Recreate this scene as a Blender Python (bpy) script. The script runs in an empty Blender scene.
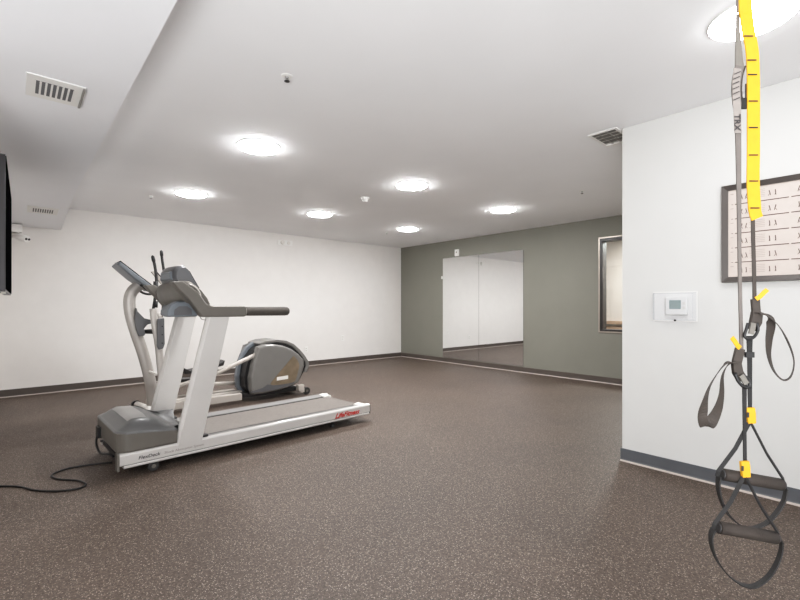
import bpy, bmesh, math, random
from mathutils import Vector, Matrix
random.seed(7)
scene = bpy.context.scene
COL = scene.collection
PI = math.pi

# ------------------------------------------------------------------ colours and materials
def lin(c):
    c = c / 255.0
    return c / 12.92 if c <= 0.04045 else ((c + 0.055) / 1.055) ** 2.4

def rgb(r, g, b):
    return (lin(r), lin(g), lin(b), 1.0)

def mat(name, col, rough=0.5, metal=0.0, vary=0.06, scale=6.0, bump=0.0, bscale=200.0, emit=None, alpha=None, spec=0.5, coat=0.0):
    m = bpy.data.materials.new(name)
    m.use_nodes = True
    nt = m.node_tree
    b = nt.nodes['Principled BSDF']
    tc = nt.nodes.new('ShaderNodeTexCoord')
    nz = nt.nodes.new('ShaderNodeTexNoise')
    nz.inputs['Scale'].default_value = scale
    nz.inputs['Detail'].default_value = 3
    nt.links.new(tc.outputs['Object'], nz.inputs['Vector'])
    rp = nt.nodes.new('ShaderNodeValToRGB')
    k = 1 - vary
    rp.color_ramp.elements[0].position = 0.3
    rp.color_ramp.elements[1].position = 0.7
    rp.color_ramp.elements[0].color = (col[0] * k, col[1] * k, col[2] * k, 1)
    rp.color_ramp.elements[1].color = (min(1, col[0] * (1 + vary)), min(1, col[1] * (1 + vary)), min(1, col[2] * (1 + vary)), 1)
    nt.links.new(nz.outputs['Fac'], rp.inputs['Fac'])
    nt.links.new(rp.outputs['Color'], b.inputs['Base Color'])
    b.inputs['Roughness'].default_value = rough
    b.inputs['Metallic'].default_value = metal
    b.inputs['Specular IOR Level'].default_value = spec
    b.inputs['Coat Weight'].default_value = coat
    if bump:
        n2 = nt.nodes.new('ShaderNodeTexNoise')
        n2.inputs['Scale'].default_value = bscale
        nt.links.new(tc.outputs['Object'], n2.inputs['Vector'])
        bp = nt.nodes.new('ShaderNodeBump')
        bp.inputs['Strength'].default_value = bump
        bp.inputs['Distance'].default_value = 0.002
        nt.links.new(n2.outputs['Fac'], bp.inputs['Height'])
        nt.links.new(bp.outputs['Normal'], b.inputs['Normal'])
    if emit:
        b.inputs['Emission Color'].default_value = col
        b.inputs['Emission Strength'].default_value = emit
    if alpha is not None:
        b.inputs['Alpha'].default_value = alpha
    return m

def floor_material():
    m = bpy.data.materials.new('speckled_rubber_floor')
    m.use_nodes = True
    nt = m.node_tree
    N, L = nt.nodes.new, nt.links.new
    b = nt.nodes['Principled BSDF']
    tc = N('ShaderNodeTexCoord')
    def noise(s, d=2):
        n = N('ShaderNodeTexNoise')
        n.inputs['Scale'].default_value = s
        n.inputs['Detail'].default_value = d
        L(tc.outputs['Object'], n.inputs['Vector'])
        return n
    def ramp(src, p0, c0, p1, c1):
        r = N('ShaderNodeValToRGB')
        r.color_ramp.elements[0].position = p0
        r.color_ramp.elements[0].color = c0
        r.color_ramp.elements[1].position = p1
        r.color_ramp.elements[1].color = c1
        L(src, r.inputs['Fac'])
        return r
    grain = ramp(noise(75, 4).outputs['Fac'], 0.32, FL0, 0.68, FL1)
    cloud = ramp(noise(1.3, 3).outputs['Fac'], 0.3, (0.88, 0.88, 0.88, 1), 0.7, (1.1, 1.09, 1.08, 1))
    mul = N('ShaderNodeMix'); mul.data_type = 'RGBA'; mul.blend_type = 'MULTIPLY'
    mul.inputs[0].default_value = 1
    L(grain.outputs['Color'], mul.inputs[6]); L(cloud.outputs['Color'], mul.inputs[7])
    out = mul.outputs[2]
    W, K = (1, 1, 1, 1), (0, 0, 0, 1)
    for (s, th, col, seed) in ((150, 0.30, rgb(156, 144, 134), 0), (95, 0.22, rgb(152, 140, 130), 3), (210, 0.34, rgb(138, 125, 116), 9), (120, 0.30, rgb(48, 40, 37), 5)):
        v = N('ShaderNodeTexVoronoi')
        v.inputs['Scale'].default_value = s
        mp = N('ShaderNodeMapping'); mp.inputs['Location'].default_value = (seed, seed * 2, 0)
        L(tc.outputs['Object'], mp.inputs['Vector']); L(mp.outputs['Vector'], v.inputs['Vector'])
        sep = N('ShaderNodeSeparateColor'); L(v.outputs['Color'], sep.inputs['Color'])
        pick = ramp(sep.outputs['Red'], 0.84, K, 0.86, W)
        near = ramp(v.outputs['Distance'], th, W, th + 0.12, K)
        mm = N('ShaderNodeMath'); mm.operation = 'MULTIPLY'
        L(pick.outputs['Color'], mm.inputs[0]); L(near.outputs['Color'], mm.inputs[1])
        mx = N('ShaderNodeMix'); mx.data_type = 'RGBA'
        L(mm.outputs[0], mx.inputs[0]); L(out, mx.inputs[6]); mx.inputs[7].default_value = col
        out = mx.outputs[2]
    L(out, b.inputs['Base Color'])
    b.inputs['Roughness'].default_value = 0.55
    b.inputs['Specular IOR Level'].default_value = 0.35
    bp = N('ShaderNodeBump'); bp.inputs['Strength'].default_value = 0.35; bp.inputs['Distance'].default_value = 0.003
    L(noise(160, 2).outputs['Fac'], bp.inputs['Height']); L(bp.outputs['Normal'], b.inputs['Normal'])
    return m

FL0, FL1 = rgb(60, 51, 45), rgb(95, 82, 73)
LAMP = 98.0
M = {}
M['floor'] = floor_material()
M['white_wall'] = mat('warm_white_paint', rgb(226, 223, 220), 0.75, vary=0.015, bump=0.1, bscale=120)
M['partition'] = mat('cool_white_paint', rgb(211, 211, 209), 0.7, vary=0.01, bump=0.1, bscale=120)
M['green'] = mat('grey_green_paint', rgb(124, 123, 114), 0.6, vary=0.03, scale=2, bump=0.1, bscale=120)
M['ceiling'] = mat('flat_ceiling_paint', rgb(238, 238, 239), 0.85, vary=0.012, scale=2)
M['soffit'] = mat('soffit_paint', rgb(238, 239, 242), 0.8, vary=0.01, scale=2)
M['base'] = mat('brown_rubber_baseboard', rgb(82, 74, 69), 0.5, vary=0.08)
M['base_cool'] = mat('slate_rubber_baseboard', rgb(88, 90, 94), 0.5, vary=0.06)
M['toe_highlight'] = mat('painted_toe_highlight', rgb(176, 166, 158), 0.5)  # pale colour paints in the highlight along the cove base toe
M['silver'] = mat('silver_painted_metal', rgb(198, 195, 192), 0.32, 0.15, vary=0.02, coat=0.2)
M['silver_dim'] = mat('silver_side_metal', rgb(176, 171, 166), 0.38, 0.25, vary=0.03)
M['pale'] = mat('pale_plastic', rgb(222, 219, 214), 0.4, vary=0.02)
M['taupe'] = mat('taupe_plastic', rgb(100, 96, 90), 0.42, vary=0.06)
M['hood'] = mat('grey_hood_plastic', rgb(98, 98, 98), 0.36, 0.1, vary=0.05, scale=3)
M['hood_flat'] = mat('light_hood_panel', rgb(146, 144, 142), 0.3, 0.05, vary=0.04)
M['slate'] = mat('slate_blue_plastic', rgb(110, 116, 122), 0.4, vary=0.07)
M['grip'] = mat('dark_foam_grip', rgb(74, 69, 64), 0.75, vary=0.1, scale=40, bump=0.3, bscale=400)
M['foam'] = mat('brown_black_foam', rgb(48, 41, 36), 0.8, vary=0.1, scale=60, bump=0.3, bscale=400)
M['black'] = mat('black_plastic', rgb(18, 17, 18), 0.45, vary=0.15)
M['dark'] = mat('charcoal_plastic', rgb(46, 44, 44), 0.5, vary=0.1)
M['belt'] = mat('running_belt_rubber', rgb(110, 104, 99), 0.6, vary=0.06, scale=30, bump=0.3, bscale=500)
M['deck'] = mat('foot_rail_grey', rgb(122, 120, 119), 0.42, vary=0.05)
M['beam'] = mat('beige_grey_metal', rgb(184, 177, 170), 0.42, 0.1, vary=0.03)
M['shell'] = mat('housing_grey', rgb(116, 114, 111), 0.35, 0.15, vary=0.04)
M['shell_dark'] = mat('housing_dark_grey', rgb(92, 92, 94), 0.35, 0.15, vary=0.05)
M['bronze'] = mat('bronze_panel', rgb(128, 114, 96), 0.3, 0.35, vary=0.15, scale=12)
M['red'] = mat('red_lettering', rgb(190, 36, 26), 0.5)
M['ink'] = mat('dark_lettering', rgb(50, 46, 46), 0.6)
M['grey_ink'] = mat('grey_lettering', rgb(140, 132, 126), 0.6)
M['chrome'] = mat('mirror_silver', (0.86, 0.87, 0.87, 1), 0.015, 1.0, vary=0.0)
M['frame_black'] = mat('window_frame_black', rgb(38, 34, 33), 0.4, vary=0.1)
M['trim_metal'] = mat('brushed_trim', rgb(170, 160, 150), 0.35, 0.4)
M['poster_frame'] = mat('poster_frame_grey', rgb(78, 72, 69), 0.4, 0.2, vary=0.05)
M['paper'] = mat('poster_paper', rgb(205, 193, 186), 0.6, vary=0.03, scale=20)
M['print_line'] = mat('poster_dark_line', rgb(92, 76, 70), 0.6)
M['print_text'] = mat('poster_text_grey', rgb(168, 156, 150), 0.6)
M['lcd'] = mat('lcd_screen', rgb(150, 164, 162), 0.25, vary=0.05)
M['white_plastic'] = mat('white_plastic', rgb(232, 231, 228), 0.4, vary=0.01)
M['vent_dark'] = mat('vent_shadow', rgb(104, 104, 106), 0.6)
M['vent_metal'] = mat('vent_metal_grey', rgb(142, 140, 136), 0.4, 0.3)
M['yellow'] = mat('yellow_webbing', rgb(206, 150, 18), 0.65, vary=0.06, scale=60, bump=0.2, bscale=700)
M['web_grey'] = mat('grey_webbing', rgb(94, 88, 84), 0.7, vary=0.08, scale=60, bump=0.3, bscale=700)
M['web_light'] = mat('light_webbing', rgb(126, 119, 114), 0.7, vary=0.04, scale=60)
M['web_dark'] = mat('dark_webbing', rgb(54, 47, 42), 0.7, vary=0.1, scale=60, bump=0.3, bscale=700)
M['web_black'] = mat('black_webbing', rgb(22, 20, 20), 0.7, vary=0.12, scale=60, bump=0.3, bscale=700)
M['steel'] = mat('brushed_steel', rgb(190, 190, 190), 0.3, 0.9)
M['screen'] = mat('tv_screen_black', rgb(8, 8, 9), 0.5, vary=0.0, spec=0.0)
M['bezel'] = mat('tv_bezel_dark', rgb(58, 56, 58), 0.35, 0.4)
M['lamp'] = mat('lamp_diffuser', (1, 0.992, 0.985, 1), 0.5, vary=0.0, emit=LAMP)
M['lamp_dim'] = mat('lamp_diffuser_dim', (1, 0.992, 0.985, 1), 0.5, vary=0.0, emit=26.0)
M['beyond'] = mat('hall_beige_paint', rgb(206, 194, 186), 0.7, vary=0.03)
M['beyond_grey'] = mat('hall_grey_panel', rgb(208, 206, 206), 0.6, vary=0.03)
M['wood'] = mat('hall_tan_floor', rgb(166, 136, 114), 0.5, vary=0.15)

def glass(name, tint=(1, 1, 1, 1), a=0.12, rough=0.03, K=0.5):
    m = bpy.data.materials.new(name); m.use_nodes = True
    nt = m.node_tree; nt.nodes.clear()
    o = nt.nodes.new('ShaderNodeOutputMaterial')
    t = nt.nodes.new('ShaderNodeBsdfTransparent'); t.inputs['Color'].default_value = tint
    g = nt.nodes.new('ShaderNodeBsdfGlossy'); g.inputs['Roughness'].default_value = rough
    fr = nt.nodes.new('ShaderNodeLayerWeight'); fr.inputs['Blend'].default_value = 0.15
    ad = nt.nodes.new('ShaderNodeMath'); ad.operation = 'MULTIPLY_ADD'; ad.inputs[1].default_value = K; ad.inputs[2].default_value = a * 0.25
    nt.links.new(fr.outputs['Facing'], ad.inputs[0])
    x = nt.nodes.new('ShaderNodeMixShader')
    nt.links.new(ad.outputs[0], x.inputs[0]); nt.links.new(t.outputs[0], x.inputs[1]); nt.links.new(g.outputs[0], x.inputs[2])
    nt.links.new(x.outputs[0], o.inputs['Surface'])
    return m
M['glass'] = glass('window_glass', (0.94, 0.97, 0.96, 1))
M['clear'] = glass('clear_acrylic', (0.955, 0.96, 0.97, 1), 0.06, 0.3, 0.12)

# ------------------------------------------------------------------ geometry helpers
class MB:
    def __init__(self, off=(0, 0, 0)):
        self.bm = bmesh.new(); self.off = Vector(off); self.mi = 0
    def v(self, p): return self.bm.verts.new(Vector(p) - self.off)
    def f(self, vs, smooth=False):
        try:
            fc = self.bm.faces.new(vs)
        except ValueError:
            return None
        fc.material_index = self.mi; fc.smooth = smooth
        return fc
    def box(self, x0, x1, y0, y1, z0, z1):
        return self.hexa([(x0, y0, z0), (x1, y0, z0), (x1, y1, z0), (x0, y1, z0)], [(x0, y0, z1), (x1, y0, z1), (x1, y1, z1), (x0, y1, z1)])
    def hexa(self, a, b):
        return self.loft([a, b])
    def loft(self, rings, cap=True, smooth=False, closed=False):
        R = [[self.v(p) for p in r] for r in rings]
        n = len(R[0])
        K = len(R)
        for i in range(K if closed else K - 1):
            a, b = R[i], R[(i + 1) % K]
            for j in range(n):
                self.f([a[j], a[(j + 1) % n], b[(j + 1) % n], b[j]], smooth)
        if cap and not closed:
            self.f(list(reversed(R[0]))); self.f(R[-1])
        return self
    def prism(self, poly, axis, lo, hi):
        """poly: 2D points, axis: 'y' -> poly in (x,z) extruded along y, 'x' -> (y,z), 'z' -> (x,y)"""
        def P(p, t):
            return {'y': (p[0], t, p[1]), 'x': (t, p[0], p[1]), 'z': (p[0], p[1], t)}[axis]
        return self.loft([[P(p, lo) for p in poly], [P(p, hi) for p in poly]])
    def tube(self, pts, rad, n=12, flat=None, cap=True, closed=False):
        """swept tube; rad float or list; flat = (vector, factor): squash along vector"""
        pts = [Vector(p) for p in pts]
        if not isinstance(rad, (list, tuple)): rad = [rad] * len(pts)
        rings = []
        up = None
        for i, p in enumerate(pts):
            if closed:
                t = (pts[(i + 1) % len(pts)] - pts[i - 1]).normalized()
            else:
                t = (pts[min(i + 1, len(pts) - 1)] - pts[max(i - 1, 0)]).normalized()
            if up is None:
                up = Vector((0, 0, 1)) if abs(t.z) < 0.9 else Vector((0, 1, 0))
            a = t.cross(up).normalized(); b = a.cross(t).normalized(); up = b
            ring = []
            for k in range(n):
                q = a * math.cos(2 * PI * k / n) + b * math.sin(2 * PI * k / n)
                q = q * rad[i]
                if flat:
                    fv = Vector(flat[0]).normalized()
                    q = q - fv * (q.dot(fv)) * (1 - flat[1])
                ring.append(p + q)
            rings.append(ring)
        return self.loft(rings, cap=cap, smooth=True, closed=closed)
    def ribbon(self, pts, wdirs, width, th):
        """flat strap: pts centreline, wdirs one vector or a list, width float or list"""
        pts = [Vector(p) for p in pts]
        n = len(pts)
        if not isinstance(wdirs, list): wdirs = [wdirs] * n
        if not isinstance(width, (list, tuple)): width = [width] * n
        rings = []
        for i, p in enumerate(pts):
            t = (pts[min(i + 1, n - 1)] - pts[max(i - 1, 0)]).normalized()
            w = Vector(wdirs[i]); w = (w - t * w.dot(t)).normalized()
            nn = t.cross(w).normalized()
            h = width[i] / 2
            rings.append([p - w * h - nn * th / 2, p + w * h - nn * th / 2, p + w * h + nn * th / 2, p - w * h + nn * th / 2])
        return self.loft(rings)
    def disc(self, c, r, axis, h0, h1, n=28, r1=None):
        """short cylinder/cone about an axis"""
        r1 = r if r1 is None else r1
        c = tuple(c) + (0, 0)
        def P(k, rr, t):
            a, b = rr * math.cos(2 * PI * k / n), rr * math.sin(2 * PI * k / n)
            return {'z': (c[0] + a, c[1] + b, t), 'y': (c[0] + a, t, c[2] + b), 'x': (t, c[1] + a, c[2] + b)}[axis]
        return self.loft([[P(k, r, h0) for k in range(n)], [P(k, r1, h1) for k in range(n)]])
    def build(self, name, mats, parent=None, bevel=0, seg=2, smooth=False, label=None):
        bmesh.ops.recalc_face_normals(self.bm, faces=self.bm.faces)
        if smooth:
            for fc in self.bm.faces: fc.smooth = True
        me = bpy.data.meshes.new(name)
        self.bm.to_mesh(me); self.bm.free()
        if not isinstance(mats, (list, tuple)): mats = [mats]
        for m_ in mats: me.materials.append(m_)
        o = bpy.data.objects.new(name, me); COL.objects.link(o)
        if parent: o.parent = parent
        else: o.location = self.off
        if bevel:
            md = o.modifiers.new('bevel', 'BEVEL'); md.width = bevel; md.segments = seg; md.limit_method = 'ANGLE'; md.angle_limit = math.radians(35)
            md.harden_normals = False
        if label: o['label'] = label
        return o

def spline(pts, k=6):
    """Catmull-Rom through points of any dimension"""
    P = [Vector(p) for p in pts]
    out = []
    n = len(P)
    for i in range(n - 1):
        p0, p1, p2, p3 = P[max(i - 1, 0)], P[i], P[i + 1], P[min(i + 2, n - 1)]
        for j in range(k):
            t = j / k
            out.append(0.5 * ((2 * p1) + (p2 - p0) * t + (2 * p0 - 5 * p1 + 4 * p2 - p3) * t * t + (3 * p1 - p0 - 3 * p2 + p3) * t ** 3))
    out.append(P[-1])
    return out

def thing(name, label, cat, loc=(0, 0, 0), rz=0.0, group=None):
    o = bpy.data.objects.new(name, None); COL.objects.link(o)
    o.location = loc; o.rotation_euler = (0, 0, rz); o.empty_display_size = 0.1
    return tag(o, label, cat, group)
def tag(o, label, cat, group=None):
    o['label'] = label; o['category'] = cat
    if group: o['group'] = group
    return o
def struct(o):
    o['kind'] = 'structure'; return o
def dup(root, loc, label, rz=None):
    r = root.copy(); COL.objects.link(r); r.location = loc; r['label'] = label
    if rz is not None: r.rotation_euler = (0, 0, rz)
    for ch in list(root.children):
        c = ch.copy(); COL.objects.link(c); c.parent = r
        for g in ch.children:
            d = g.copy(); COL.objects.link(d); d.parent = c
    return r
def text_part(name, s, size, material, parent, loc, rot, shear=0.0, bold=0.0, sx=1.0, ext=0.0006):
    cu = bpy.data.curves.new(name, 'FONT'); cu.body = s; cu.size = size; cu.shear = shear; cu.offset = bold; cu.extrude = ext
    cu.align_x = 'LEFT'
    tmp = bpy.data.objects.new(name + '_tmp', cu); COL.objects.link(tmp)
    bpy.context.view_layer.update()
    me = bpy.data.meshes.new_from_object(tmp)
    bpy.data.objects.remove(tmp); bpy.data.curves.remove(cu)
    me.transform(Matrix.Diagonal((sx, 1, 1, 1)))
    me.materials.clear(); me.materials.append(material)
    o = bpy.data.objects.new(name, me); COL.objects.link(o)
    o.parent = parent; o.location = loc; o.rotation_euler = rot
    return o

# ------------------------------------------------------------------ camera model (the room was measured with it)
H = 1.187
YAW = math.radians(48.39)
FV = Vector((math.cos(YAW), math.sin(YAW), 0)); RV = Vector((math.sin(YAW), -math.cos(YAW), 0)); ZV = Vector((0, 0, 1))
CAMP = Vector((0, 0, H))
cam = bpy.data.cameras.new('camera'); co = bpy.data.objects.new('camera', cam); COL.objects.link(co)
cam.sensor_width = 36; cam.lens = 433.5 / 800 * 36; cam.shift_y = 6 / 800
cam.clip_start = 0.02
co.location = CAMP; co.rotation_euler = (PI / 2, 0, YAW - PI / 2)
scene.camera = co

# ------------------------------------------------------------------ the room
XG, YB, XF, YF, ZC = 6.784, 7.603, 3.487, 1.358, 2.55
XL, YL = -0.20, 2.9          # the television wall and where it begins
XMIN, YMIN = -3.2, -3.2
WY0, WY1, WZ0, WZ1 = 1.75, 2.967, 0.784, 2.226   # interior window opening

m = MB(); m.box(XMIN - .12, 9.2, YMIN - .12, YB + .12, -0.1, 0)
struct(m.build('floor', M['floor']))
m = MB(); m.box(XMIN - .12, 9.2, YMIN - .12, YB + .12, ZC, ZC + 0.1)
struct(m.build('ceiling', M['ceiling']))
m = MB(); m.box(XL - .12, 9.2, YB, YB + .12, 0, ZC)
struct(m.build('wall_back', M['white_wall']))
m = MB()
m.box(XG, XG + .12, WY1, YB, 0, ZC); m.box(XG, XG + .12, YF, WY0, 0, ZC)
m.box(XG, XG + .12, WY0, WY1, 0, WZ0); m.box(XG, XG + .12, WY0, WY1, WZ1, ZC)
struct(m.build('wall_right', M['green']))
m = MB(); m.box(XF, XG + .12, YMIN, YF, 0, ZC)
struct(m.build('wall_front', M['partition'], bevel=0.006))
m = MB(); m.box(XL - .12, XL, YL, YB, 0, ZC); m.box(XMIN, XL - .12, YL, YL + .12, 0, ZC)
struct(m.build('wall_left', M['white_wall']))
m = MB(); m.box(XMIN - .12, XMIN, YMIN, YL + .12, 0, ZC)
struct(m.build('added_wall_far_left', M['white_wall']))  # unseen wall added to cut the world light falling on the partition

# soffit: horizontal underside, then a face sloping down to the back wall
SX, SZ, SK, SE = 0.475, H + 1.197, 5.73, H + 1.054
m = MB()
m.prism([(YMIN, SZ), (SK, SZ), (YB, SE), (YB, ZC), (YMIN, ZC)], 'x', XL, SX)
struct(m.build('trim_1', M['soffit']))

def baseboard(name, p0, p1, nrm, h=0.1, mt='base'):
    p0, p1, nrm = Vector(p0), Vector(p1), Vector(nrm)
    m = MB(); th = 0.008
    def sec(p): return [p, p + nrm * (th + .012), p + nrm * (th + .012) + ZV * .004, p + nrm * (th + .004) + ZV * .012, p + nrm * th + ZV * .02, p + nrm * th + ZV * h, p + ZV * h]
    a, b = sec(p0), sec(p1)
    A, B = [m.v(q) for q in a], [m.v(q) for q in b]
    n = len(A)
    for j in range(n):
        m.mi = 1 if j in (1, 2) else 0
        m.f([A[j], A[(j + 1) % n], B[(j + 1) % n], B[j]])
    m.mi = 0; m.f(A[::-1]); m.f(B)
    struct(m.build(name, [M[mt], M['toe_highlight']]))
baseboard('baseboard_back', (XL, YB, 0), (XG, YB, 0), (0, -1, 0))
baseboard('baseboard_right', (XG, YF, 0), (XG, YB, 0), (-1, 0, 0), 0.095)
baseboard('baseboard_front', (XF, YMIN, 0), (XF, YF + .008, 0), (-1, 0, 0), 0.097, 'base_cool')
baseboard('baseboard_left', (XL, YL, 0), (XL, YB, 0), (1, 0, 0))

# interior window in the green wall
m = MB()
fw = 0.045
def ring(m, x0, x1, a, b, c, d, w):
    m.box(x0, x1, a, b, c, c + w); m.box(x0, x1, a, b, d - w, d); m.box(x0, x1, a, a + w, c + w, d - w); m.box(x0, x1, b - w, b, c + w, d - w)
ring(m, XG - .012, XG + .13, WY0, WY1, WZ0, WZ1, fw)
win = struct(m.build('window_1', M['frame_black'], bevel=.003))
m = MB(); ring(m, XG - .016, XG - .002, WY0 - .018, WY1 + .018, WZ0 - .005, WZ1 + .022, .02)
m.build('window_trim', M['trim_metal'], win)
m = MB(); m.box(XG + .05, XG + .058, WY0 + fw, WY1 - fw, WZ0 + fw, WZ1 - fw)
m.build('window_pane', M['glass'], win)
# the hall beyond it
m = MB(); m.box(8.6, 8.72, -0.5, 5.2, 0, ZC)
struct(m.build('wall_hall', M['beyond']))
m = MB(); m.box(8.5, 8.6, 2.85, 3.15, 0, ZC)
struct(m.build('trim_2', M['beyond_grey']))
m = MB(); m.box(8.54, 8.6, -0.5, 5.2, 0.84, 0.9); m.box(8.57, 8.6, -.5, 5.2, 0, .8)
m.mi = 0
struct(m.build('trim_3', M['wood']))

# ------------------------------------------------------------------ ceiling lights
def make_light(label, x, y, r=0.17):
    t = thing('ceiling_light', label, 'ceiling light', (x, y, ZC), group='round disc lights on the ceiling')
    m = MB(); m.disc((0, 0), r + .004, 'z', 0, -0.010, 40, r + .002)
    m.build('rim', M['white_plastic'], t)
    m = MB()
    rings = []
    for k in range(6):
        a = k / 5 * PI / 2
        rr, zz = r * math.cos(a * .92), -0.010 - 0.022 * math.sin(a)
        rings.append([(rr * math.cos(2 * PI * i / 40), rr * math.sin(2 * PI * i / 40), zz) for i in range(40)])
    m.loft(rings, smooth=True)
    m.build('diffuser', M['lamp'], t)
    return t
LP = [(1.556, 3.565, 'large glowing ceiling disc light nearest the slanted soffit, above the treadmill'),
      (1.594, 5.600, 'glowing ceiling disc light above the back wall behind the treadmill, leftmost in view'),
      (3.345, 3.565, 'glowing ceiling disc light in the middle of the ceiling, right of the small smoke detector'),
      (3.373, 5.594, 'small glowing ceiling disc light directly above the wall mounted fire horn, left of the detector'),
      (5.188, 5.640, 'farthest glowing ceiling disc light, close to the corner of the white and green walls'),
      (5.154, 3.612, 'glowing ceiling disc light in front of the green wall, above the mirrors'),
      (2.600, 0.425, 'very large glowing ceiling disc light right behind the yellow strap at the top edge')]
proto = None
for i, (x, y, lb) in enumerate(LP):
    if proto is None: proto = make_light(lb, x, y)
    elif i < 6: dup(proto, (x, y, ZC), lb)
    else:
        q = make_light(lb, x, y)
        [c_ for c_ in q.children if c_.name.startswith('diffuser')][0].data.materials[0] = M['lamp_dim']
def lamp(name, loc, size, power, rot=(0, 0, 0), col=(1, 0.97, 0.93), shape='DISK'):
    l = bpy.data.lights.new(name, 'AREA'); l.shape = shape; l.size = size; l.energy = power; l.color = col
    o = bpy.data.objects.new(name, l); COL.objects.link(o); o.location = loc; o.rotation_euler = rot
    return o
lamp('hall_lamp', (7.7, 2.4, ZC - .1), .6, 85, col=(1, .99, .98))
# added unseen fill lamps behind the camera, aimed up to brighten the ceiling
lamp('added_fill_lamp', (-1.2, -1.2, .6), 1.6, 185, rot=(PI * .93, 0, -.6), col=(.97, .985, 1))
lamp('added_fill_lamp', (.5, -1.9, .6), 1.4, 26, rot=(PI * .93, 0, -.4), col=(.97, .985, 1))
w = bpy.data.worlds.new('world'); scene.world = w; w.use_nodes = True
w.node_tree.nodes['Background'].inputs['Color'].default_value = (0.98, 0.99, 1, 1)
w.node_tree.nodes['Background'].inputs['Strength'].default_value = 0.88

# ------------------------------------------------------------------ sprinklers, detectors, registers
def make_sprinkler(label, x, y):
    t = thing('fire_sprinkler', label, 'sprinkler', (x, y, ZC), group='fire sprinklers on the ceiling')
    m = MB(); m.disc((0, 0), .035, 'z', 0, -.008, 24, .028); m.build('escutcheon', M['white_plastic'], t)
    m = MB(); m.disc((0, 0), .010, 'z', -.008, -.03, 16)
    m.tube([(-.009, 0, -.03), (-.014, 0, -.042), (0, 0, -.056)], .0025, 6); m.tube([(.009, 0, -.03), (.014, 0, -.042), (0, 0, -.056)], .0025, 6)
    m.build('nozzle', M['steel'], t)
    m = MB(); m.disc((0, 0), .016, 'z', -.056, -.059, 16); m.build('deflector', M['dark'], t)
    t.scale = (1, 1, .55)
    return t
sp = make_sprinkler('fire sprinkler on the bare ceiling high above the treadmill, nearest of all', 1.205, 2.365)
dup(sp, (5.123, 6.129, ZC), 'tiny fire sprinkler next to the farthest ceiling light')
dup(sp, (1.26, 6.065, ZC), 'tiny fire sprinkler near the soffit, left of the leftmost ceiling light')
dup(sp, (5.025, 2.409, ZC), 'fire sprinkler on the ceiling between the vent and the green wall')
t = thing('smoke_detector', 'white dome detector in the middle of the ceiling between two lights', 'detector', (3.303, 4.384, ZC))
m = MB(); m.disc((0, 0), .06, 'z', 0, -.012, 28, .056); m.build('base', M['white_plastic'], t)
m = MB(); m.disc((0, 0), .045, 'z', -.012, -.05, 28, .028); m.build('dome', M['white_plastic'], t, bevel=.006)

t = thing('air_register', 'white louvred air register on the flat underside of the soffit', 'vent', (.168, 3.073, SZ))
m = MB(); m.box(-.125, .125, -.155, .155, -.006, 0); m.build('faceplate', M['white_plastic'], t, bevel=.003)
m = MB(); m.box(-.09, .078, -.092, .092, -.0075, -.0062); m.build('opening', M['vent_dark'], t)
for k in range(8):
    x = -.09 + .168 * k / 7
    m = MB()
    m.hexa([(x - .004, -.092, -.0085), (x + .004, -.092, -.0085), (x + .004, .092, -.0085), (x - .004, .092, -.0085)],
           [(x - .001, -.092, -.0065), (x + .007, -.092, -.0065), (x + .007, .092, -.0065), (x - .001, .092, -.0065)])
    m.build('louver', M['white_plastic'], t)
m = MB(); m.box(.112, .122, -.145, .145, -.014, -.006); m.build('lever', M['vent_metal'], t)

# small grille on the sloped soffit face
sl = math.atan2(SE - SZ, YB - SK)
gy = 6.62; gz = SZ + (SE - SZ) * (gy - SK) / (YB - SK)
t = thing('air_grille', 'small white slotted grille on the sloping end of the soffit', 'vent', (.245, gy, gz - .001))
t.rotation_euler = (sl, 0, 0)
m = MB(); m.box(-.14, .14, -.15, .15, -.006, 0); m.build('faceplate', M['white_plastic'], t, bevel=.002)
for k in range(9):
    x = -.09 + k * .0215
    m = MB(); m.box(x, x + .012, -.08, .08, -.0085, -.006); m.build('slot', M['vent_dark'], t)

t = thing('ceiling_vent', 'grey metal ceiling vent with open louvres beside the corner of the white partition', 'vent', (3.585, 1.485, ZC))
m = MB(); ring_ = (-.165, .165, -.112, .112)
for (a, b, c, d) in ((-.165, .165, -.112, -.09), (-.165, .165, .09, .112), (-.165, -.143, -.09, .09)):
    m.box(a, b, c, d, -.008, 0)
m.box(.135, .165, -.09, .09, -.018, 0)
m.build('frame', M['white_plastic'], t, bevel=.002)
m = MB(); m.box(-.143, .135, -.09, .09, -.004, 0); m.build('duct', M['vent_metal'], t)
for k in range(4):
    x = -.118 + k * .068
    m = MB(); m.hexa([(x, -.09, -.014), (x + .006, -.09, -.014), (x + .006, .09, -.014), (x, .09, -.014)], [(x + .03, -.09, -.005), (x + .036, -.09, -.005), (x + .036, .09, -.005), (x + .03, .09, -.005)])
    m.build('louver', M['pale'], t)
for y in (-.035, .03):
    m = MB(); m.box(-.143, .135, y, y + .012, -.012, -.004); m.build('cross_bar', M['vent_metal'], t)

# ------------------------------------------------------------------ wall fittings
t = thing('fire_horn', 'white fire alarm horn strobe high on the back wall', 'alarm', (3.83, YB, 2.385))
m = MB(); m.box(-.15, .15, -.018, 0, -.05, .05); m.build('mounting_plate', M['white_plastic'], t, bevel=.006)
m = MB(); m.disc((-.06, 0, 0), .045, 'y', -.018, -.055, 24, .032); m.build('strobe_lens', M['pale'], t, bevel=.006)
m = MB(); m.disc((.07, 0, 0), .036, 'y', -.018, -.03, 24, .03); m.build('sounder', M['pale'], t)

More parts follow.
